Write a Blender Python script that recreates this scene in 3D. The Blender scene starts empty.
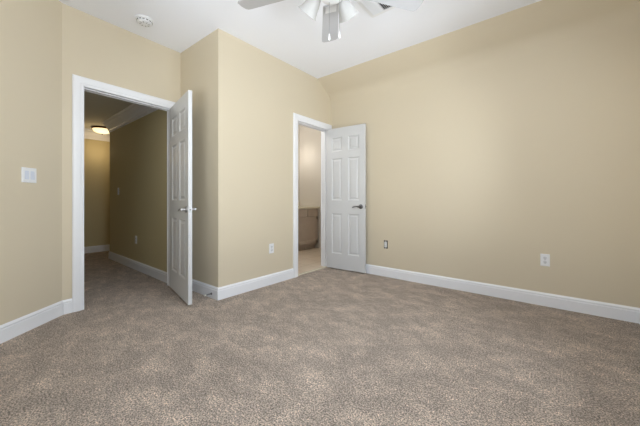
import bpy, bmesh, math, random
from mathutils import Matrix, Vector

S = bpy.context.scene
COL = S.collection
random.seed(4)
PI = math.pi

# ------------------------------------------------------------------ camera
HEAD = math.radians(39.4)
cam_d = bpy.data.cameras.new('camera')
cam = bpy.data.objects.new('camera', cam_d)
COL.objects.link(cam)
cam.location = (0, 0, 1.012)
cam.rotation_euler = (PI / 2, 0, HEAD)
cam_d.sensor_width = 36
cam_d.lens = 36 * 287 / 640
cam_d.shift_y = -13 / 640
cam_d.clip_start = 0.02
S.camera = cam

# ------------------------------------------------------------------ world, exposure, daylight
S.view_settings.view_transform = 'Standard'
S.view_settings.look = 'None'
S.view_settings.gamma = 1
S.view_settings.use_curve_mapping = False
S.view_settings.exposure = -0.60

w = bpy.data.worlds.new('sky')
S.world = w
w.use_nodes = True
nt = w.node_tree
sky = nt.nodes.new('ShaderNodeTexSky')
sky.sky_type = 'NISHITA'
sky.sun_disc = False
sky.sun_elevation = math.radians(40)
sky.sun_rotation = math.radians(200)
nt.links.new(sky.outputs[0], nt.nodes['Background'].inputs[0])
nt.nodes['Background'].inputs[1].default_value = 0.25


def area(name, loc, direction, sx, sy, power, col, spread=180):
    d = bpy.data.lights.new(name, 'AREA')
    d.shape = 'RECTANGLE'
    d.size, d.size_y = sx, sy
    d.energy = power
    d.color = col
    d.spread = math.radians(spread)
    o = bpy.data.objects.new(name, d)
    COL.objects.link(o)
    o.location = loc
    o.rotation_euler = Vector(direction).to_track_quat('-Z', 'Y').to_euler()
    return o


DAY = (0.89, 0.95, 1.0)
# daylight coming through the three windows (right wall and the wall behind the camera)
area('window_daylight', (0.85, 0.35, 1.75), (-1, 0, -0.75), 1.15, 1.5, 50, DAY)
area('window_daylight', (0.90, 1.80, 2.10), (-1, 0, -1.5), 1.15, 1.5, 86, (0.86, 0.93, 1.0))
area('window_daylight', (-0.45, -0.90, 1.50), (0.1, 1, -0.1), 1.8, 1.5, 9, DAY)
# uplight lamps added low outside the same windows to brighten ceiling and slope
area('added_uplight', (1.25, 0.35, 0.35), (-1, 0, 0.9), 1.6, 0.9, 160, DAY)
area('added_uplight', (1.25, 1.80, 0.35), (-1, 0, 0.9), 1.6, 0.9, 84, DAY)
area('added_uplight', (-0.40, -1.35, 0.35), (0, 1, 0.85), 2.2, 0.9, 195, DAY)


# ------------------------------------------------------------------ helpers
def srgb(r, g, b):
    def f(c):
        c /= 255
        return c / 12.92 if c <= 0.04045 else ((c + 0.055) / 1.055) ** 2.4
    return (f(r), f(g), f(b), 1)


def mat(name, col, rough=0.5, metal=0.0, spec=0.5, bump=0.0, bscale=200.0, var=0.0, vscale=3.0,
        emit=None, estr=0.0, trans=0.0, coat=0.0):
    m = bpy.data.materials.new(name)
    m.use_nodes = True
    n, l = m.node_tree.nodes, m.node_tree.links
    b = n['Principled BSDF']
    b.inputs['Base Color'].default_value = col
    b.inputs['Roughness'].default_value = rough
    b.inputs['Metallic'].default_value = metal
    b.inputs['Specular IOR Level'].default_value = spec
    b.inputs['Transmission Weight'].default_value = trans
    b.inputs['Coat Weight'].default_value = coat
    if emit:
        b.inputs['Emission Color'].default_value = emit
        b.inputs['Emission Strength'].default_value = estr
    tc = n.new('ShaderNodeTexCoord')
    if var > 0:
        no = n.new('ShaderNodeTexNoise')
        no.inputs['Scale'].default_value = vscale
        no.inputs['Detail'].default_value = 3
        l.new(tc.outputs['Object'], no.inputs['Vector'])
        mx = n.new('ShaderNodeMix')
        mx.data_type = 'RGBA'
        mx.inputs[6].default_value = tuple(c * (1 - var) for c in col[:3]) + (1,)
        mx.inputs[7].default_value = tuple(min(1, c * (1 + var)) for c in col[:3]) + (1,)
        l.new(no.outputs['Fac'], mx.inputs[0])
        l.new(mx.outputs[2], b.inputs['Base Color'])
    if bump > 0:
        nb = n.new('ShaderNodeTexNoise')
        nb.inputs['Scale'].default_value = bscale
        nb.inputs['Detail'].default_value = 4
        l.new(tc.outputs['Object'], nb.inputs['Vector'])
        bp = n.new('ShaderNodeBump')
        bp.inputs['Strength'].default_value = bump
        bp.inputs['Distance'].default_value = 0.002
        l.new(nb.outputs['Fac'], bp.inputs['Height'])
        l.new(bp.outputs[0], b.inputs['Normal'])
    return m


def carpet_mat():
    m = bpy.data.materials.new('carpet_pile')
    m.use_nodes = True
    n, l = m.node_tree.nodes, m.node_tree.links
    b = n['Principled BSDF']
    b.inputs['Roughness'].default_value = 1.0
    b.inputs['Specular IOR Level'].default_value = 0.1
    b.inputs['Sheen Weight'].default_value = 0.15
    b.inputs['Sheen Roughness'].default_value = 0.6
    tc = n.new('ShaderNodeTexCoord')

    def noise(scale, detail=3, rough=0.55, sy=1.0, rot=0.0, dist=0.0):
        mp = n.new('ShaderNodeMapping')
        mp.inputs['Scale'].default_value = (1, sy, 1)
        mp.inputs['Rotation'].default_value = (0, 0, rot)
        l.new(tc.outputs['Object'], mp.inputs['Vector'])
        t = n.new('ShaderNodeTexNoise')
        t.inputs['Scale'].default_value = scale
        t.inputs['Detail'].default_value = detail
        t.inputs['Roughness'].default_value = rough
        t.inputs['Distortion'].default_value = dist
        l.new(mp.outputs[0], t.inputs['Vector'])
        return t

    def ramp(src, p0, c0, p1, c1):
        r = n.new('ShaderNodeValToRGB')
        r.color_ramp.elements[0].position = p0
        r.color_ramp.elements[0].color = (c0, c0, c0, 1)
        r.color_ramp.elements[1].position = p1
        r.color_ramp.elements[1].color = (c1, c1, c1, 1)
        l.new(src.outputs['Fac'], r.inputs[0])
        return r

    fibre = ramp(noise(125, 4, 0.8), 0.43, 0.32, 0.58, 1.68)
    tuft = ramp(noise(38, 3, 0.6), 0.36, 0.86, 0.66, 1.14)
    patch = ramp(noise(5.5, 6, 0.68, 1.4, 0.7, 0.15), 0.44, 0.86, 0.68, 1.30)
    broad = ramp(noise(1.6, 2, 0.5, 1.0, 0.2, 0.4), 0.36, 0.93, 0.66, 1.07)
    base = n.new('ShaderNodeRGB')
    base.outputs[0].default_value = srgb(*CARPET)
    cur = base.outputs[0]
    for r in (fibre, tuft, patch, broad):
        mx = n.new('ShaderNodeMix')
        mx.data_type = 'RGBA'
        mx.blend_type = 'MULTIPLY'
        mx.clamp_result = False
        mx.inputs[0].default_value = 1
        l.new(cur, mx.inputs[6])
        l.new(r.outputs[0], mx.inputs[7])
        cur = mx.outputs[2]
    # the colour ramp clips at 1, so the whites above are restored here
    l.new(cur, b.inputs['Base Color'])
    bp = n.new('ShaderNodeBump')
    bp.inputs['Strength'].default_value = 0.7
    bp.inputs['Distance'].default_value = 0.008
    l.new(fibre.outputs[0], bp.inputs['Height'])
    l.new(bp.outputs[0], b.inputs['Normal'])
    return m


CARPET = (192, 175, 159)
WALLP = srgb(213, 201, 177)
M = {
    'wall': mat('wall_paint_beige', WALLP, 0.75, bump=0.12, bscale=160, var=0.015, vscale=2),
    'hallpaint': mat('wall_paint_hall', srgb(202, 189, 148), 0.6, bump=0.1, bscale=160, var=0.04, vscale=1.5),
    'bathpaint': mat('wall_paint_bathroom', srgb(222, 216, 206), 0.6, bump=0.1, bscale=160, var=0.02),
    'ceil': mat('ceiling_paint', srgb(244, 246, 252), 0.9, bump=0.15, bscale=90),
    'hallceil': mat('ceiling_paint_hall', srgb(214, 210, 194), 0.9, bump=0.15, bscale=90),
    'trim': mat('white_trim_paint', srgb(238, 239, 242), 0.35, bump=0.03, bscale=40, var=0.01),
    'door': mat('white_door_paint', srgb(212, 213, 214), 0.38, bump=0.08, bscale=60, var=0.01),
    'plastic': mat('white_plastic', srgb(235, 236, 238), 0.3),
    'dark': mat('dark_slot', srgb(38, 34, 32), 0.6),
    'nickel': mat('dark_brushed_nickel', srgb(118, 118, 120), 0.33, metal=1.0, bump=0.05, bscale=300),
    'steel': mat('brushed_steel', srgb(178, 178, 180), 0.28, metal=1.0, bump=0.04, bscale=300),
    'bronze': mat('brown_bronze', srgb(96, 66, 44), 0.4, metal=0.8),
    'blade': mat('fan_blade_white', srgb(188, 188, 190), 0.45, bump=0.04, bscale=50, var=0.02, vscale=10),
    'fanwhite': mat('fan_metal_white', srgb(232, 232, 232), 0.3),
    'shade': mat('frosted_glass', srgb(190, 189, 186), 0.35, trans=0.15, var=0.03, vscale=20),
    'dome': mat('lit_glass_dome', srgb(255, 240, 210), 0.3, emit=srgb(255, 226, 170), estr=2.4),
    'globe': mat('lit_white_globe', srgb(250, 246, 238), 0.3, emit=srgb(255, 246, 232), estr=3.0),
    'wood': mat('taupe_cabinet_wood', srgb(188, 172, 156), 0.45, bump=0.1, bscale=60, var=0.1, vscale=8),
    'stone': mat('cream_stone_top', srgb(226, 216, 194), 0.25, var=0.05, vscale=30),
    'tile': None,
    'rubber': mat('white_rubber', srgb(225, 222, 212), 0.6),
    'glass': None,
}


def tile_mat():
    m = bpy.data.materials.new('beige_floor_tile')
    m.use_nodes = True
    n, l = m.node_tree.nodes, m.node_tree.links
    b = n['Principled BSDF']
    b.inputs['Roughness'].default_value = 0.35
    tc = n.new('ShaderNodeTexCoord')
    br = n.new('ShaderNodeTexBrick')
    br.offset = 0
    br.inputs['Scale'].default_value = 1
    br.inputs['Brick Width'].default_value = 0.33
    br.inputs['Row Height'].default_value = 0.33
    br.inputs['Mortar Size'].default_value = 0.004
    br.inputs['Color1'].default_value = srgb(222, 206, 186)
    br.inputs['Color2'].default_value = srgb(214, 198, 178)
    br.inputs['Mortar'].default_value = srgb(176, 156, 128)
    l.new(tc.outputs['Object'], br.inputs['Vector'])
    l.new(br.outputs['Color'], b.inputs['Base Color'])
    return m


def glass_mat():
    m = bpy.data.materials.new('window_glass')
    m.use_nodes = True
    n, l = m.node_tree.nodes, m.node_tree.links
    n.remove(n['Principled BSDF'])
    t = n.new('ShaderNodeBsdfTransparent')
    g = n.new('ShaderNodeBsdfGlossy')
    g.inputs['Roughness'].default_value = 0.02
    f = n.new('ShaderNodeFresnel')
    f.inputs['IOR'].default_value = 1.2
    x = n.new('ShaderNodeMixShader')
    l.new(f.outputs[0], x.inputs[0])
    l.new(t.outputs[0], x.inputs[1])
    l.new(g.outputs[0], x.inputs[2])
    l.new(x.outputs[0], n['Material Output'].inputs[0])
    return m


M['tile'] = tile_mat()
M['glass'] = glass_mat()
M['carpet'] = carpet_mat()


def link(name, bm, m, parent=None, world=None, smooth=False, bevel=0.0, recalc=True):
    if recalc:
        bmesh.ops.recalc_face_normals(bm, faces=bm.faces)
    me = bpy.data.meshes.new(name)
    bm.to_mesh(me)
    bm.free()
    me.materials.append(m)
    if smooth:
        for p in me.polygons:
            p.use_smooth = True
    o = bpy.data.objects.new(name, me)
    COL.objects.link(o)
    if parent is not None:
        o.parent = parent
    if world is not None:
        o.matrix_world = world
    if bevel:
        md = o.modifiers.new('bevel', 'BEVEL')
        md.width = bevel
        md.segments = 2
        md.limit_method = 'ANGLE'
        md.angle_limit = math.radians(40)
    if smooth:
        es = o.modifiers.new('split', 'EDGE_SPLIT')
        es.split_angle = math.radians(40)
    return o


def struct(name, bm, m, parent=None, **k):
    o = link(name, bm, m, parent, **k)
    if parent is None:
        o['kind'] = 'structure'
    return o


def empty(name, world, label, cat, group=None, kind=None):
    o = bpy.data.objects.new(name, None)
    o.empty_display_size = 0.1
    COL.objects.link(o)
    o.matrix_world = world
    if kind:
        o['kind'] = kind
    if label:
        o['label'] = label
        o['category'] = cat
    if group:
        o['group'] = group
    return o


def box(bm, x0, x1, y0, y1, z0, z1):
    r = bmesh.ops.create_cube(bm, size=1)
    for v in r['verts']:
        v.co = Vector(((x0 + x1) / 2 + v.co.x * (x1 - x0), (y0 + y1) / 2 + v.co.y * (y1 - y0),
                       (z0 + z1) / 2 + v.co.z * (z1 - z0)))
    return r['verts']


def boxes(*bs):
    bm = bmesh.new()
    for b in bs:
        box(bm, *b)
    return bm


def extrude_profile(bm, prof, s0, s1, cut0=0.0, cut1=0.0):
    """profile (d, z) swept along local x from s0 to s1; cut = how far the ends shift per unit of d (mitre)"""
    a = [bm.verts.new((s0 + cut0 * d, d, z)) for d, z in prof]
    b = [bm.verts.new((s1 + cut1 * d, d, z)) for d, z in prof]
    k = len(prof)
    for i in range(k):
        j = (i + 1) % k
        bm.faces.new((a[i], a[j], b[j], b[i]))
    bm.faces.new(a)
    bm.faces.new(b[::-1])


def lathe(bm, prof, seg=32, mtx=Matrix(), close=True):
    """profile list of (r, z) revolved round local z"""
    rings = []
    for r, z in prof:
        if r < 1e-6:
            rings.append([bm.verts.new(mtx @ Vector((0, 0, z)))])
        else:
            rings.append([bm.verts.new(mtx @ Vector((r * math.cos(2 * PI * i / seg), r * math.sin(2 * PI * i / seg), z)))
                          for i in range(seg)])
    for a, b in zip(rings, rings[1:]):
        for i in range(seg):
            j = (i + 1) % seg
            if len(a) == 1 and len(b) == 1:
                continue
            if len(a) == 1:
                bm.faces.new((a[0], b[i], b[j]))
            elif len(b) == 1:
                bm.faces.new((a[i], a[j], b[0]))
            else:
                bm.faces.new((a[i], a[j], b[j], b[i]))
    if close:
        for r in (rings[0], rings[-1]):
            if len(r) > 1:
                bm.faces.new(r)


def tube(bm, pts, rad, seg=12, flat=1.0):
    """tube along points; rad a number or a list; flat squashes its second axis"""
    pts = [Vector(p) for p in pts]
    rads = rad if isinstance(rad, (list, tuple)) else [rad] * len(pts)
    rings = []
    up = Vector((0, 0, 1))
    for i, p in enumerate(pts):
        t = (pts[min(i + 1, len(pts) - 1)] - pts[max(i - 1, 0)]).normalized()
        if abs(t.dot(up)) > 0.95:
            up = Vector((1, 0, 0))
        a = t.cross(up).normalized()
        b = a.cross(t).normalized()
        rings.append([bm.verts.new(p + a * rads[i] * flat * math.cos(2 * PI * k / seg) + b * rads[i] * math.sin(2 * PI * k / seg))
                      for k in range(seg)])
    for a, b in zip(rings, rings[1:]):
        for k in range(seg):
            j = (k + 1) % seg
            bm.faces.new((a[k], a[j], b[j], b[k]))
    bm.faces.new(rings[0])
    bm.faces.new(rings[-1][::-1])


def frame(p0, p1, flip=False):
    """local x along the wall, local y INTO the room, local z up"""
    p0 = Vector((p0[0], p0[1], 0))
    p1 = Vector((p1[0], p1[1], 0))
    x = (p1 - p0).normalized()
    z = Vector((0, 0, 1))
    y = z.cross(x)
    m = Matrix((x, y, z)).transposed().to_4x4()
    m.translation = p0
    return m, (p1 - p0).length


# ------------------------------------------------------------------ plan of the place (x, y), camera at 0,0
CEIL = 2.752
T = 0.12
AE = (-2.375, -0.62)
AB = (-3.369, 0.512)
BC = (-3.434, 1.579)
CD = (-2.642, 1.593)
YE = 3.488           # right-hand wall
XF = 0.542           # window wall beside the camera
YG = -0.62           # wall behind the camera
XD = -2.642
KNEE = 2.555         # where the right wall starts to slope
YS = 3.16

# local frames with y into the room: walk the room anticlockwise... (left side of p0->p1 is the room)
FA, LA = frame(AB, AE)
FB, LB = frame(BC, AB)
FC, LC = frame(CD, BC)
FD, LD = frame((XD, YE), CD)
FE, LE = frame((XF, YE), (XD, YE))
FF, LF = frame((XF, YG), (XF, YE))
FG, LG = frame(AE, (XF, YG))

# floor and ceiling
floor = struct('floor', boxes((-7.1, 0.75, -0.85, 3.61, -0.10, 0.0)), M['carpet'])
bm = bmesh.new()
box(bm, -3.62, XF + T, YG - T, YS + 0.01, CEIL, CEIL + 0.1)
struct('ceiling', bm, M['ceil'])

# left wall (angled)
struct('wall_left', boxes((-0.15, LA + 0.15, -T, 0, 0, CEIL)), M['wall'], world=FA)

# wall with the hall door: s runs from BC to AB
DH = 2.066
o1a, o1b = LB - 0.978, LB - 0.150
struct('wall_hall_door', boxes((-0.15, o1a - 0.018, -T, 0, 0, CEIL), (o1b + 0.018, LB + 0.12, -T, 0, 0, CEIL),
                               (o1a - 0.018, o1b + 0.018, -T, 0, DH + 0.018, CEIL)), M['wall'], world=FB)
struct('wall_alcove', boxes((0.0, LC + 0.1, -T, 0, 0, CEIL)), M['wall'], world=FC)
# wall with the bathroom door; t = distance from the outer corner CD
o2a, o2b = LD - 1.810, LD - 1.152
struct('wall_bathroom_door', boxes((-1.3, o2a - 0.018, -T, 0, 0, CEIL), (o2b + 0.018, LD, -T, 0, 0, CEIL),
                                   (o2a - 0.018, o2b + 0.018, -T, 0, DH + 0.018, CEIL)), M['wall'], world=FD)
# right wall with its sloping top
bm = bmesh.new()
ra = 0.11          # plasterer's soft radius where wall turns into slope
kx, kz = YE - YS, CEIL - KNEE
kl = math.hypot(kx, kz)
arc = []
for i in range(9):
    t = i / 8
    p0, p1, p2 = Vector((0, KNEE - ra)), Vector((0, KNEE)), Vector((kx / kl * ra, KNEE + kz / kl * ra))
    q = p0 * (1 - t) ** 2 + p1 * 2 * t * (1 - t) + p2 * t * t
    arc.append((q.x, q.y))
extrude_profile(bm, [(0, 0)] + arc + [(YE - YS, CEIL), (YE - YS, CEIL + 0.1), (-T, CEIL + 0.1), (-T, 0)], -T, LE + 0.0)
struct('wall_right', bm, M['wall'], world=FE, smooth=True)


def window(n, F, s0, s1, z0, z1):
    wm = F @ Matrix.Translation((0, 0, 0))
    root = empty('window_%d' % n, wm, None, None, kind='structure')
    fr = bmesh.new()
    a = 0.045
    for x0, x1, q0, q1 in ((s0, s1, z1 - a, z1), (s0, s1, z0, z0 + a), (s0, s0 + a, z0, z1), (s1 - a, s1, z0, z1),
                           (s0, s1, (z0 + z1) / 2 - a / 2, (z0 + z1) / 2 + a / 2)):
        box(fr, x0, x1, -0.09, -0.04, q0, q1)
    f = link('window_frame', fr, M['trim'], root, world=wm, bevel=0.003)
    link('window_glass', boxes((s0 + a, s1 - a, -0.067, -0.063, z0 + a, z1 - a)), M['glass'], root, world=wm)
    cs = boxes((s0 - 0.08, s0, 0, 0.018, z0 - 0.02, z1 + 0.08), (s1, s1 + 0.08, 0, 0.018, z0 - 0.02, z1 + 0.08),
               (s0 - 0.08, s1 + 0.08, 0, 0.018, z1, z1 + 0.08), (s0 - 0.10, s1 + 0.10, -0.02, 0.05, z0 - 0.045, z0 - 0.02))
    link('window_casing', cs, M['trim'], root, world=wm, bevel=0.003)


# window wall beside the camera, two windows
wz0, wz1 = 0.55, 2.30
wf = [(0.35 + 0.62 - 0.575, 0.35 + 0.62 + 0.575), (1.80 + 0.62 - 0.575, 1.80 + 0.62 + 0.575)]
struct('wall_window', boxes((-T, wf[0][0], -T, 0, 0, CEIL), (wf[0][1], wf[1][0], -T, 0, 0, CEIL),
                            (wf[1][1], LF + T, -T, 0, 0, CEIL),
                            (wf[0][0], wf[0][1], -T, 0, 0, wz0), (wf[0][0], wf[0][1], -T, 0, wz1, CEIL),
                            (wf[1][0], wf[1][1], -T, 0, 0, wz0), (wf[1][0], wf[1][1], -T, 0, wz1, CEIL)),
       M['wall'], world=FF)
window(1, FF, wf[0][0], wf[0][1], wz0, wz1)
window(2, FF, wf[1][0], wf[1][1], wz0, wz1)
g0 = -0.60 - 0.98 - AE[0]
g1 = g0 + 1.96
struct('wall_back', boxes((-0.12, g0, -T, 0, 0, CEIL), (g1, LG + T, -T, 0, 0, CEIL), (g0, g1, -T, 0, 0, wz0),
                          (g0, g1, -T, 0, wz1, CEIL)), M['wall'], world=FG)
window(3, FG, g0, g1, wz0, wz1)

# baseboards ---------------------------------------------------------------
BB = [(0, 0), (0.015, 0), (0.015, 0.092), (0.0115, 0.096), (0.0115, 0.101), (0.0135, 0.105), (0.012, 0.112), (0.006, 0.120), (0.004, 0.125), (0, 0.125)]


def base(name, F, runs):
    bm = bmesh.new()
    for s0, s1, c0, c1 in runs:
        extrude_profile(bm, BB, s0, s1, c0, c1)
    struct(name, bm, M['trim'], world=F)


mit = math.tan(math.radians(22.5))
CW = 0.085
base('baseboard_left', FA, [(0, LA, mit, -mit)])
base('baseboard_hall_door', FB, [(o1b + CW - 0.003, LB, 0, -mit)])
base('baseboard_alcove', FC, [(0.0, LC, -1, -1)])
base('baseboard_bathroom_door', FD, [(o2b + CW - 0.003, LD, 0, 1), (0, o2a - CW + 0.003, 1, 0)])
base('baseboard_right', FE, [(0, LE, 1, -1)])
base('baseboard_window', FF, [(0, LF, 1, -1)])
base('baseboard_back', FG, [(0, LG, mit, -1)])


# door casings, jambs -------------------------------------------------------
def casing(n, F, a, b, strike_side, rb=None):
    """white casing with a stepped profile, jamb lining and stop"""
    bm = bmesh.new()
    h = DH
    ow = CW
    rb_ = rb if rb is not None else ow
    prof = [(0.0, 0.010), (0.012, 0.013), (0.020, 0.013), (0.028, 0.017), (0.060, 0.020), (0.078, 0.018), (0.085, 0.012)]

    def ring(x0, x1, top, d):
        return [Vector((x0, d, 0)), Vector((x0, d, top)), Vector((x1, d, top)), Vector((x1, d, 0))]
    for side in (1, -1):
        prev = None
        seq = [(0.0, 0.0)] + prof + [(0.085, 0.0)]
        first = None
        for off, d in seq:
            lo = min(off, rb_)
            dd = d if side == 1 else -T - d
            r = [bm.verts.new(v) for v in ring(a - lo + 0.004, b + off - 0.004, h + off - 0.004, dd)]
            if prev:
                for i in range(3):
                    bm.faces.new((prev[i], prev[i + 1], r[i + 1], r[i]))
            else:
                first = r
            prev = r
        for i in range(3):
            bm.faces.new((first[i], first[i + 1], prev[i + 1], prev[i]))
    # jamb
    box(bm, a - 0.018, a, -T - 0.002, 0.002, 0, h + 0.018)
    box(bm, b, b + 0.018, -T - 0.002, 0.002, 0, h + 0.018)
    box(bm, a - 0.018, b + 0.018, -T - 0.002, 0.002, h, h + 0.018)
    # stop
    box(bm, a, a + 0.011, -0.075, -0.040, 0, h)
    box(bm, b - 0.011, b, -0.075, -0.040, 0, h)
    box(bm, a, b, -0.075, -0.040, h - 0.011, h)
    o = struct('trim_%d' % n, bm, M['trim'], world=F)
    if strike_side is not None:
        link('strike_plate', boxes((strike_side - 0.0012, strike_side + 0.0012, -0.034, 0.001, 0.885, 0.945)), M['steel'], o, world=F)
    return o


casing(1, FB, o1a, o1b, o1b)
casing(2, FD, o2a, o2b, o2b, 0.078)


# six panel door --------------------------------------------------------------
def door(n, hinge, ang, W, H, stile, mull, lever_mat, sgn, face_lo=0.0):
    """hinge (x,y) world; slab runs along local +x from the hinge, thickness 0..0.035 along sgn*y"""
    th = 0.035
    wm = Matrix.Translation((hinge[0], hinge[1], 0.016)) @ Matrix.Rotation(ang, 4, 'Z')
    root = empty('door_%d' % n, wm, None, None, kind='structure')
    bm = bmesh.new()
    pw = (W - 2 * stile - mull) / 2
    xs = [0, stile, stile + pw, stile + pw + mull, W - stile, W]
    zs = [0, 0.215, 0.800, 0.990, 1.600, 1.700, 1.905, H]
    y_lo, y_hi = (0, th) if sgn > 0 else (-th, 0)
    for yf, sg in ((y_lo, -1), (y_hi, 1)):
        grid = {}

        def vt(x, y, z):
            return bm.verts.new((x, y, z))
        for i in range(5):
            for j in range(7):
                x0, x1, z0, z1 = xs[i], xs[i + 1], zs[j], zs[j + 1]
                panel = i in (1, 3) and j in (1, 3, 5)
                if not panel:
                    bm.faces.new([vt(x0, yf, z0), vt(x1, yf, z0), vt(x1, yf, z1), vt(x0, yf, z1)])
                    continue
                prev = None
                for off, dep in ((0, 0), (0.006, 0.003), (0.013, 0.0095), (0.024, 0.0095), (0.044, 0.0025)):
                    y = yf - sg * dep
                    r = [vt(x0 + off, y, z0 + off), vt(x1 - off, y, z0 + off), vt(x1 - off, y, z1 - off), vt(x0 + off, y, z1 - off)]
                    if prev:
                        for k in range(4):
                            q = (k + 1) % 4
                            bm.faces.new((prev[k], prev[q], r[q], r[k]))
                    prev = r
                bm.faces.new(prev)
    for (xa, za, xb, zb) in [(0, 0, 0, H), (W, 0, W, H)]:
        bm.faces.new([bm.verts.new(p) for p in ((xa, y_lo, 0), (xa, y_hi, 0), (xa, y_hi, H), (xa, y_lo, H))])
    for z in (0, H):
        bm.faces.new([bm.verts.new(p) for p in ((0, y_lo, z), (W, y_lo, z), (W, y_hi, z), (0, y_hi, z))])
    bmesh.ops.remove_doubles(bm, verts=bm.verts, dist=1e-5)
    link('door_panel', bm, M['door'], root, world=wm)
    # lever handles on both faces
    lx, lz = W - 0.062, 0.905
    for yf, sg in ((y_lo, -1), (y_hi, 1)):
        b = bmesh.new()
        mt = Matrix.Translation((lx, yf, lz)) @ Matrix.Rotation(-sg * PI / 2, 4, 'X')
        lathe(b, [(0, 0), (0.033, 0.0), (0.033, 0.005), (0.030, 0.009), (0.020, 0.012), (0.013, 0.014), (0.011, 0.04), (0.0, 0.042)], 28, mt)
        yy = yf + sg * 0.046
        tube(b, [(lx + 0.012, yy, lz), (lx - 0.01, yy, lz + 0.001), (lx - 0.04, yy, lz + 0.004), (lx - 0.07, yy, lz + 0.001),
                 (lx - 0.095, yy, lz - 0.006), (lx - 0.112, yy - sg * 0.004, lz - 0.012)],
             [0.010, 0.0115, 0.0085, 0.0075, 0.0085, 0.006], 12, 0.8)
        link('lever_handle', b, lever_mat, root, world=wm, smooth=True)
    yc = (y_lo + y_hi) / 2
    link('latch_plate', boxes((W - 0.001, W + 0.0012, yc - 0.0127, yc + 0.0127, lz - 0.028, lz + 0.028)), M['steel'], root, world=wm)
    b = bmesh.new()
    tube(b, [(W, yc, lz), (W + 0.010, yc, lz)], 0.007, 10)
    link('latch_bolt', b, M['nickel'], root, world=wm)
    yk = 0.0
    for hz in (0.22, 1.02, 1.80):
        b = bmesh.new()
        tube(b, [(-0.004, yk - sgn * 0.006, hz - 0.045), (-0.004, yk - sgn * 0.006, hz + 0.045)], 0.006, 10)
        box(b, -0.0015, 0.0005, min(0, sgn * 0.03), max(0, sgn * 0.03), hz - 0.045, hz + 0.045)
        link('hinge', b, lever_mat, root, world=wm)
    return root


# hall door: hinge at s=0.908 from AB; free end measured from the photograph
h1 = FB @ Vector((o1a + 0.003, 0.006, 0))
cx, sx = math.cos(HEAD), math.sin(HEAD)


def cam2w(X, Z):
    return Vector((cx * X - sx * Z, sx * X + cx * Z))


e1 = cam2w(-1.232, 2.70)
a1 = math.atan2(e1.y - h1.y, e1.x - h1.x) + math.asin(0.035 / (e1 - Vector((h1.x, h1.y))).length)
# visible face is the left one seen from the camera; thickness goes to the right of it
door(1, (h1.x, h1.y), a1, 0.752, 2.04, 0.112, 0.10, M['steel'], -1)
h2 = FD @ Vector((o2a + 0.003, 0.006, 0))
e2 = cam2w(0.620, 3.905)
a2 = math.atan2(e2.y - h2.y, e2.x - h2.x) + math.asin(0.035 / (e2 - Vector((h2.x, h2.y))).length)
door(2, (h2.x, h2.y), a2, 0.626, 2.04, 0.088, 0.100, M['nickel'], -1)

# ------------------------------------------------------------------ hall beyond the first door
HC = 2.36
HX1, HX2 = -5.972, -6.896
YH = 1.53
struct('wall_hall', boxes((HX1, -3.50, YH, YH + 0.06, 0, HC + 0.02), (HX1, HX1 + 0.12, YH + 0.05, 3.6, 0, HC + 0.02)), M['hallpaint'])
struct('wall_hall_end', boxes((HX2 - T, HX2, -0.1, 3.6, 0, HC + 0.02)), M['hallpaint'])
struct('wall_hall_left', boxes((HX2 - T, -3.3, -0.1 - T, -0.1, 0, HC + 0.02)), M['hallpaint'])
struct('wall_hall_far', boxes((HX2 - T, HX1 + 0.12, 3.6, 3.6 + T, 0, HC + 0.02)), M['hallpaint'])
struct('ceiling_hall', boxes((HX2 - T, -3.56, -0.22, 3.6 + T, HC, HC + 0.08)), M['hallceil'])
# hall side lining of the door wall (darker paint)
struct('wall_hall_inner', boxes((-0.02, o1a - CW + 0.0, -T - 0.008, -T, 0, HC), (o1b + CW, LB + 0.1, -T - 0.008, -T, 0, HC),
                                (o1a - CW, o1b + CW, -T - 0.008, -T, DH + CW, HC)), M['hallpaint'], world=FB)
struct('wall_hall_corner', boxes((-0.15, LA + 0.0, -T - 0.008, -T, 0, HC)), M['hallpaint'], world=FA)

FH1, LH1 = frame((-3.56, YH), (HX1, YH))     # room side is -y
FH2, LH2 = frame((HX2, 3.6), (HX2, -0.1))
FH3, LH3 = frame((HX1, YH), (HX1, 3.6))
base('baseboard_hall', FH1, [(0, LH1, 0, 1)])
base('baseboard_hall_end', FH2, [(0, LH2, 0, 0)])
base('baseboard_hall_corner', FH3, [(0, LH3, -1, 0)])
# crown
CR = [(0, HC), (0, HC - 0.185), (0.010, HC - 0.185), (0.013, HC - 0.150), (0.022, HC - 0.145), (0.026, HC - 0.12), (0.045, HC - 0.075),
      (0.070, HC - 0.045), (0.076, HC - 0.040), (0.078, HC - 0.02), (0.088, HC - 0.015), (0.088, HC)]
for i, (nm, FX, L, c0, c1) in enumerate((('trim_3', FH1, LH1, 0, 1), ('trim_4', FH2, LH2, 0, 0), ('trim_5', FH3, LH3, -1, 0))):
    bm = bmesh.new()
    extrude_profile(bm, CR, 0, L, c0, c1)
    struct(nm, bm, M['trim'], world=FX)

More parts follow.
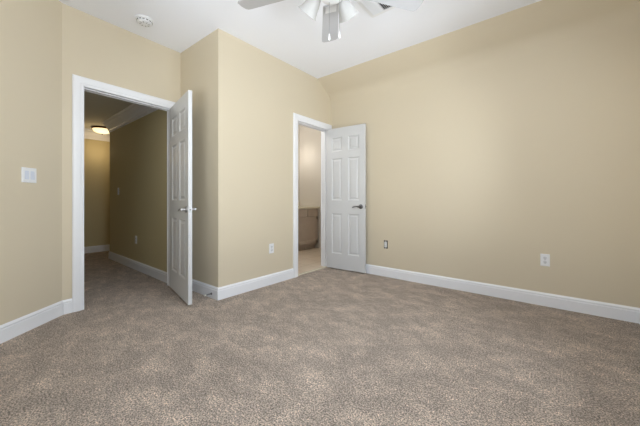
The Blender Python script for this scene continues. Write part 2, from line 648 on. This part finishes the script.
# flush ceiling light in the hall
lx_, ly_ = -6.54, 1.56
root = empty('ceiling_light', Matrix.Translation((lx_, ly_, HC)), 'lit flush dome ceiling light with bronze rim at the end of the hall', 'ceiling light')
bm = bmesh.new()
lathe(bm, [(0, 0), (0.155, 0), (0.165, -0.012), (0.160, -0.030), (0.150, -0.034), (0.0, -0.034)], 40)
link('rim', bm, M['bronze'], root, smooth=True)
bm = bmesh.new()
lathe(bm, [(0.146, -0.034)] + [(0.146 * math.cos(t * PI / 20), -0.034 - 0.075 * math.sin(t * PI / 20)) for t in range(1, 10)] + [(0, -0.109)], 40)
link('glass_dome', bm, M['dome'], root, smooth=True)
bm = bmesh.new()
lathe(bm, [(0, -0.106), (0.010, -0.110), (0.008, -0.118), (0.004, -0.128), (0, -0.13)], 16)
link('finial', bm, M['bronze'], root, smooth=True)
ld = bpy.data.lights.new('hall_lamp_light', 'POINT')
ld.energy = 5.2
ld.color = (1.0, 0.76, 0.46)
ld.shadow_soft_size = 0.12
lo = bpy.data.objects.new('hall_lamp_light', ld)
COL.objects.link(lo)
lo.location = (lx_, ly_, HC - 0.42)

# ------------------------------------------------------------------ bathroom beyond the second door
BX0, BX1 = -4.40, XD - T
BY0, BY1 = 2.0, 4.635
struct('floor_bathroom', boxes((BX0, XD - 0.03, BY0, BY1, 0.0, 0.006)), M['tile'])
struct('floor_bathroom_slab', boxes((BX0 - T, -2.0, 3.62, BY1 + T, -0.10, -0.002)), M['tile'])
struct('trim_6', boxes((XD - 0.055, XD - 0.012, YE - o2b, YE - o2a, 0, 0.012)), M['stone'], bevel=0.003)
struct('ceiling_bathroom', boxes((BX0 - T, BX1 + 0.05, BY0 - T, BY1 + T, CEIL, CEIL + 0.1)), M['ceil'])
struct('wall_bathroom_back', boxes((BX0 - T, BX0, BY0 - T, BY1 + T, 0, CEIL)), M['bathpaint'])
struct('wall_bathroom_side', boxes((BX0, BX1, BY1, BY1 + T, 0, CEIL)), M['bathpaint'])
struct('wall_bathroom_left', boxes((BX0, BX1, BY0 - T, BY0, 0, CEIL)), M['bathpaint'])
struct('wall_bathroom_inner', boxes((BX1 - 0.006, BX1, BY0, YE - o2b - CW, 0, CEIL), (BX1 - 0.006, BX1, YE - o2a + CW, BY1, 0, CEIL),
                                    (BX1 - 0.006, BX1, YE - o2b - CW, YE - o2a + CW, DH + CW, CEIL)), M['bathpaint'])

# vanity along the back wall, front facing +x
VF = -3.83
vy0, vy1 = 3.0, 4.60
root = empty('bathroom_vanity', Matrix.Translation(((BX0 + VF) / 2, (vy0 + vy1) / 2, 0.006)),
             'taupe wooden bathroom vanity with cream top seen through the narrow doorway', 'vanity cabinet')


def vbox(name, m, *bs, parent=root, bevel=0.0):
    o = link(name, boxes(*bs), m, None, bevel=bevel)
    o.parent = parent
    o.matrix_parent_inverse = parent.matrix_world.inverted() if parent is root else parent.matrix_world.inverted()
    return o


bpy.context.view_layer.update()
vbox('body', M['wood'], (BX0 + 0.002, VF - 0.02, vy0, vy1, 0.106, 0.84), (BX0 + 0.002, VF - 0.09, vy0 + 0.0, vy1 - 0.0, 0.006, 0.106))
vbox('countertop', M['stone'], (BX0 + 0.002, VF + 0.015, vy0 - 0.01, BY1 - 0.003, 0.834, 0.876), (BX0 + 0.002, BX0 + 0.02, vy0 - 0.01, BY1 - 0.003, 0.874, 0.96), bevel=0.004)
nd = 5
wd = (vy1 - vy0) / nd
for k in range(nd):
    ya, yb = vy0 + k * wd + 0.006, vy0 + (k + 1) * wd - 0.006
    d = vbox('drawer', M['wood'], (VF - 0.02, VF, ya, yb, 0.68, 0.826), bevel=0.004)
for qa, qb in ((0, 1), (1, 3), (3, 5)):
    ya, yb = vy0 + qa * wd + 0.006, vy0 + qb * wd - 0.006
    bm = boxes((VF - 0.02, VF - 0.006, ya, yb, 0.13, 0.67))
    for q in ((ya, yb, 0.13, 0.195), (ya, yb, 0.605, 0.67), (ya, ya + 0.065, 0.13, 0.67), (yb - 0.065, yb, 0.13, 0.67)):
        box(bm, VF - 0.008, VF, *q)
    o = link('door', bm, M['wood'], None, bevel=0.002)
    o.parent = root
    o.matrix_parent_inverse = root.matrix_world.inverted()

# wall lamp above the vanity (just hidden by the door casing) and its light
root = empty('wall_lamp', Matrix.Translation((BX0, 4.12, 2.05)), 'frosted globe wall lamp over the bathroom vanity', 'wall lamp')
bm = bmesh.new()
box(bm, 0, 0.02, -0.22, 0.22, -0.03, 0.03)
link('back_plate', bm, M['steel'], root, bevel=0.004)
for k in (-0.15, 0.15):
    bm = bmesh.new()
    tube(bm, [(0.018, k, 0), (0.07, k, 0), (0.085, k, -0.02)], 0.008)
    link('arm', bm, M['steel'], root, smooth=True)
    bm = bmesh.new()
    lathe(bm, [(0.02, -0.02), (0.05, -0.05), (0.06, -0.09), (0.045, -0.13), (0, -0.145)], 24, Matrix.Translation((0.085, k, 0)))
    link('glass_globe', bm, M['globe'], root, smooth=True)
for k in (-0.15, 0.15):
    ld = bpy.data.lights.new('bathroom_lamp_light', 'POINT')
    ld.energy = 4
    ld.color = (1.0, 0.95, 0.88)
    ld.shadow_soft_size = 0.06
    lo = bpy.data.objects.new('bathroom_lamp_light', ld)
    COL.objects.link(lo)
    lo.location = (BX0 + 0.24, 4.12 + k, 1.98)
# unseen ceiling lamp and point light, added to brighten the bathroom
root = empty('added_ceiling_lamp', Matrix.Translation((-3.45, 2.75, CEIL)), 'round white ceiling lamp added out of view to brighten the bathroom', 'ceiling lamp')
bm = bmesh.new()
lathe(bm, [(0, 0), (0.14, 0), (0.14, -0.02), (0, -0.02)], 32)
link('rim', bm, M['fanwhite'], root, smooth=True)
bm = bmesh.new()
lathe(bm, [(0.13, -0.02), (0.12, -0.05), (0.08, -0.075), (0, -0.085)], 32)
link('glass_dome', bm, M['globe'], root, smooth=True)
ld = bpy.data.lights.new('bathroom_fill_light', 'POINT')
ld.energy = 36
ld.color = (1.0, 0.96, 0.90)
ld.shadow_soft_size = 0.1
lo = bpy.data.objects.new('bathroom_fill_light', ld)
COL.objects.link(lo)
lo.location = (-3.45, 2.75, CEIL - 0.25)


# ------------------------------------------------------------------ plates on the walls
def local(F, s, d, z):
    return F @ Matrix.Translation((s, d, z))


def plate_mesh(wd, ht, th=0.006, r=0.004):
    bm = bmesh.new()
    a = [(-wd / 2, -ht / 2), (wd / 2, -ht / 2), (wd / 2, ht / 2), (-wd / 2, ht / 2)]
    prev = None
    for off, d in ((0, 0), (0, th * 0.45), (r, th)):
        k = [bm.verts.new((x - math.copysign(off, x), d, z - math.copysign(off, z))) for x, z in a]
        if prev:
            for i in range(4):
                bm.faces.new((prev[i], prev[(i + 1) % 4], k[(i + 1) % 4], k[i]))
        else:
            bm.faces.new(k)
        prev = k
    bm.faces.new(prev)
    return bm


def slab_bits(bits):
    bm = bmesh.new()
    for b in bits:
        box(bm, *b)
    return bm


def outlet(F, s, z, label):
    wm = local(F, s, 0.0005, z)
    r = empty('wall_outlet', wm, label, 'electrical outlet')
    link('cover_plate', plate_mesh(0.072, 0.116), M['plastic'], r, world=wm)
    for q in (-0.0195, 0.0195):
        bm = bmesh.new()
        lathe(bm, [(0, 0.006), (0.017, 0.006), (0.017, 0.0085), (0.0, 0.0085)], 20,
              Matrix.Translation((0, 0, q)) @ Matrix.Rotation(-PI / 2, 4, 'X'))
        f = link('receptacle', bm, mat('receptacle_plastic', srgb(222, 223, 225), 0.4), r, world=wm)
        link('slot', slab_bits([(-0.0075, -0.005, 0.0082, 0.0090, q - 0.002, q + 0.007), (0.005, 0.0075, 0.0082, 0.0090, q - 0.002, q + 0.006),
                                (-0.0025, 0.0025, 0.0082, 0.0090, q - 0.011, q - 0.006)]), M['dark'], f, world=wm)
    bm = bmesh.new()
    lathe(bm, [(0, 0.006), (0.003, 0.006), (0.003, 0.007), (0, 0.007)], 10, Matrix.Rotation(-PI / 2, 4, 'X'))
    link('screw', bm, M['steel'], r, world=wm)
    return r


def switch(F, s, z, gangs, label):
    wm = local(F, s, 0.0005, z)
    r = empty('light_switch', wm, label, 'light switch')
    wd = 0.072 + 0.046 * (gangs - 1)
    link('cover_plate', plate_mesh(wd, 0.116), M['plastic'], r, world=wm)
    for g in range(gangs):
        x = (g - (gangs - 1) / 2) * 0.046
        bm = bmesh.new()
        vs = [bm.verts.new(p) for p in ((x - 0.0165, 0.005, -0.033), (x + 0.0165, 0.005, -0.033), (x + 0.0165, 0.005, 0.033), (x - 0.0165, 0.005, 0.033),
                                        (x - 0.0155, 0.0105, -0.032), (x + 0.0155, 0.0105, -0.032), (x + 0.0155, 0.0065, 0.032), (x - 0.0155, 0.0065, 0.032))]
        for f in ((0, 1, 2, 3), (4, 5, 6, 7), (0, 1, 5, 4), (1, 2, 6, 5), (2, 3, 7, 6), (3, 0, 4, 7)):
            bm.faces.new([vs[i] for i in f])
        link('rocker', bm, M['rocker'], r, world=wm)
    return r


M['rocker'] = mat('rocker_plastic', srgb(214, 220, 232), 0.3)
switch(FA, 0.298, 1.205, 2, 'white double rocker light switch on the angled left wall')
outlet(FD, LD - 0.702, 0.43, 'white outlet plate left of the narrow bathroom doorway')
outlet(FE, LE - 2.563, 0.438, 'white outlet plate low on the long right wall')
# frames of E run from XF to XD: s from the far corner is LE - s
switch(FH1, -3.56 + 5.506, 1.155, 1, 'small white light switch on the dark hall wall')
outlet(FH1, -3.56 + 4.719, 0.434, 'white outlet plate low on the dark hall wall')

# uncovered receptacle on the right wall, beside the open door
wm = local(FE, LE - 0.905, 0.0, 0.424)
r = empty('uncovered_outlet', wm, 'outlet without its cover plate in a dark wall box beside the open door', 'electrical outlet')
link('wall_box', slab_bits([(-0.027, 0.027, 0.0005, 0.0020, -0.054, 0.054)]), M['dark'], r, world=wm, bevel=0.002)
o = link('receptacle', slab_bits([(-0.017, 0.017, 0.0018, 0.012, -0.036, 0.036)]), M['plastic'], r, world=wm, bevel=0.004)
link('mounting_strap', slab_bits([(-0.008, 0.008, 0.0018, 0.004, -0.052, 0.052)]), M['steel'], r, world=wm)
for q in (-0.018, 0.018):
    link('slot', slab_bits([(-0.0075, -0.005, 0.0118, 0.0125, q - 0.002, q + 0.007), (0.005, 0.0075, 0.0118, 0.0125, q - 0.002, q + 0.006)]),
         M['dark'], o, world=wm)

# spring door stop on the alcove baseboard
lam = 0.873
wm = FC @ Matrix.Translation((LC * (1 - lam), 0.0151, 0.047))
r = empty('door_stop', wm, 'small spring door stop with white rubber tip on the alcove baseboard', 'door stop')
rx = Matrix.Rotation(-PI / 2, 4, 'X')
bm = bmesh.new()
lathe(bm, [(0, 0), (0.011, 0), (0.011, 0.003), (0.006, 0.008), (0, 0.008)], 20, rx)
link('base', bm, M['nickel'], r, world=wm, smooth=True)
bm = bmesh.new()
tube(bm, [(0.0055 * math.cos(t * 0.7), 0.006 + t * 0.00062, 0.0055 * math.sin(t * 0.7)) for t in range(96)], 0.0012, 6)
link('spring', bm, M['nickel'], r, world=wm, smooth=True)
bm = bmesh.new()
lathe(bm, [(0, 0.062), (0.0085, 0.062), (0.0095, 0.070), (0.008, 0.078), (0, 0.080)], 20, rx)
link('rubber_tip', bm, M['rubber'], r, world=wm, smooth=True)

# ------------------------------------------------------------------ smoke detector
p = cam2w(-1.694, 2.77)
r = empty('smoke_detector', Matrix.Translation((p.x, p.y, CEIL)), 'round white smoke detector on the ceiling near the hall door', 'smoke detector')
bm = bmesh.new()
lathe(bm, [(0, 0), (0.076, 0), (0.076, -0.008), (0.070, -0.012), (0, -0.012)], 36)
link('mounting_ring', bm, M['plastic'], r, smooth=True)
bm = bmesh.new()
lathe(bm, [(0.060, -0.012), (0.066, -0.016), (0.064, -0.030), (0.052, -0.040), (0.025, -0.043), (0, -0.043)], 36)
o = link('cover', bm, M['plastic'], r, smooth=True)
bm = bmesh.new()
for k in range(14):
    t = 2 * PI * k / 14
    mt = Matrix.Rotation(t, 4, 'Z')
    vs = box(bm, 0.0625, 0.0665, -0.009, 0.009, -0.028, -0.019)
    for v in vs:
        v.co = mt @ v.co
for k in range(8):
    t = 2 * PI * k / 8 + 0.2
    mt = Matrix.Rotation(t, 4, 'Z')
    vs = box(bm, 0.026, 0.046, -0.002, 0.002, -0.0435, -0.0405)
    for v in vs:
        v.co = mt @ v.co
link('vent_slots', bm, mat('grey_slot', srgb(110, 110, 110), 0.6), o)

# ------------------------------------------------------------------ ceiling register
vx, vy = -1.2155, 2.245
hw, hl = 0.100, 0.150
r = empty('ceiling_vent', Matrix.Translation((vx, vy, CEIL)), 'white slatted air vent in the ceiling beside the fan blade', 'air vent')
bm = bmesh.new()
fl = 0.032
for b in ((-hw - fl, hw + fl, hl, hl + fl), (-hw - fl, hw + fl, -hl - fl, -hl), (-hw - fl, -hw, -hl, hl), (hw, hw + fl, -hl, hl), (-0.004, 0.004, -hl, hl)):
    box(bm, b[0], b[1], b[2], b[3], -0.010, -0.0005)
link('frame', bm, M['plastic'], r, bevel=0.003)
link('duct_opening', boxes((-hw, hw, -hl, hl, -0.0015, -0.0005)), M['dark'], r)
for side in (-1, 1):
    for k in range(6):
        bm = bmesh.new()
        xk = side * (0.012 + k * 0.0155)
        # both banks lean outwards: the camera sees the faces of one and looks between the other
        vs = box(bm, -0.0095, 0.0095, -hl, hl, -0.0006, 0.0006)
        mt = Matrix.Translation((xk, 0, -0.008)) @ Matrix.Rotation(side * math.radians(50), 4, 'Y')
        for v in vs:
            v.co = mt @ v.co
        link('slat', bm, M['plastic'], r)

# ------------------------------------------------------------------ ceiling fan
HUB = cam2w(0.072, 1.79)
FM = Matrix.Translation((HUB.x, HUB.y, CEIL)) @ Matrix.Rotation(HEAD + PI / 2, 4, 'Z')   # local +x points away from the camera
fan = empty('ceiling_fan', FM, 'white five-blade ceiling fan with frosted glass light shades and two pull chains', 'ceiling fan')


def fpart(name, bm, m, parent=fan, mtx=Matrix(), **k):
    return link(name, bm, m, parent, world=FM @ mtx, **k)


BH = -0.385       # blade height below the ceiling
bm = bmesh.new()
lathe(bm, [(0, 0), (0.070, 0), (0.070, -0.02), (0.055, -0.055), (0.025, -0.07), (0, -0.07)], 36)
fpart('canopy', bm, M['fanwhite'], smooth=True)
bm = bmesh.new()
lathe(bm, [(0, -0.065), (0.013, -0.065), (0.013, -0.20), (0, -0.20)], 20)
fpart('downrod', bm, M['fanwhite'], smooth=True)
bm = bmesh.new()
lathe(bm, [(0, -0.185), (0.05, -0.19), (0.10, -0.215), (0.135, -0.25), (0.140, -0.30), (0.130, -0.345), (0.095, -0.372), (0.06, -0.378), (0, -0.378)], 44)
fpart('motor_housing', bm, M['fanwhite'], smooth=True)
bm = bmesh.new()
lathe(bm, [(0, -0.378), (0.058, -0.378), (0.062, -0.39), (0.062, -0.435), (0.078, -0.445), (0.080, -0.465), (0.060, -0.485), (0.03, -0.492), (0, -0.494)], 40)
fpart('light_kit_hub', bm, M['fanwhite'], smooth=True)
BLADE0 = math.radians(-1.0)
for k in range(5):
    t = BLADE0 + k * 2 * PI / 5
    mt = Matrix.Rotation(t, 4, 'Z') @ Matrix.Translation((0, 0, BH)) @ Matrix.Rotation(math.radians(-12), 4, 'X')
    # outline of a blade, root to rounded tip
    pts = [(0.20, -0.052), (0.22, -0.056), (0.615, -0.068), (0.638, -0.066), (0.652, -0.050), (0.658, 0.0), (0.652, 0.050), (0.638, 0.066), (0.615, 0.068), (0.22, 0.056), (0.20, 0.052)]
    bm = bmesh.new()
    lo_ = [bm.verts.new((x, y, -0.003)) for x, y in pts]
    hi_ = [bm.verts.new((x, y, 0.003)) for x, y in pts]
    bm.faces.new(lo_[::-1])
    bm.faces.new(hi_)
    for i in range(len(pts)):
        j = (i + 1) % len(pts)
        bm.faces.new((lo_[i], lo_[j], hi_[j], hi_[i]))
    bl = fpart('blade', bm, M['blade'], mtx=mt)
    bm = bmesh.new()
    box(bm, 0.10, 0.22, -0.018, 0.018, -0.0075, -0.0035)
    box(bm, 0.205, 0.275, -0.040, 0.040, -0.0075, -0.0035)
    link('blade_bracket', bm, M['fanwhite'], bl, world=FM @ mt, bevel=0.002)
# four shades
SH0 = math.radians(52)
for k in range(4):
    t = SH0 + k * PI / 2
    rz = Matrix.Rotation(t, 4, 'Z')
    bm = bmesh.new()
    tube(bm, [(0.055, 0, -0.412), (0.085, 0, -0.408), (0.105, 0, -0.420)], 0.011, 12)
    arm = fpart('shade_arm', bm, M['fanwhite'], mtx=rz, smooth=True)
    ax = rz @ Matrix.Translation((0.100, 0, -0.410)) @ Matrix.Rotation(math.radians(180 - 48), 4, 'Y')
    bm = bmesh.new()
    lathe(bm, [(0, -0.005), (0.022, 0.0), (0.026, 0.02), (0.026, 0.032), (0, 0.032)], 24)
    fpart('socket', bm, M['fanwhite'], mtx=ax, smooth=True)
    bm = bmesh.new()
    outer = [(0.027, 0.012), (0.034, 0.030), (0.045, 0.060), (0.052, 0.090), (0.060, 0.115), (0.072, 0.135)]
    inner = [(r_ - 0.004, z_ + 0.001) for r_, z_ in outer[::-1]]
    lathe(bm, outer + inner, 36, close=False)
    sh = fpart('lamp_shade', bm, M['shade'], mtx=ax, smooth=True)
    bm = bmesh.new()
    lathe(bm, [(0, 0.030), (0.012, 0.032), (0.014, 0.045), (0.026, 0.070), (0.027, 0.085), (0.018, 0.103), (0, 0.108)], 24)
    link('light_bulb', bm, M['plastic'], sh, world=FM @ ax, smooth=True)
# pull chains (local: x away from camera, y to the left)
for dx, dy, zt, zb in ((0.02, 0.014, -0.470, -0.690), (0.0, -0.049, -0.470, -0.690)):
    bm = bmesh.new()
    tube(bm, [(dx, dy, zt), (dx, dy, zb)], 0.0016, 8)
    c = fpart('pull_chain', bm, M['steel'])
    bm = bmesh.new()
    lathe(bm, [(0, 0.0), (0.003, -0.002), (0.0045, -0.015), (0.007, -0.032), (0.005, -0.042), (0, -0.045)], 16)
    link('pull_knob', bm, M['fanwhite'], c, world=FM @ Matrix.Translation((dx, dy, zb)), smooth=True)
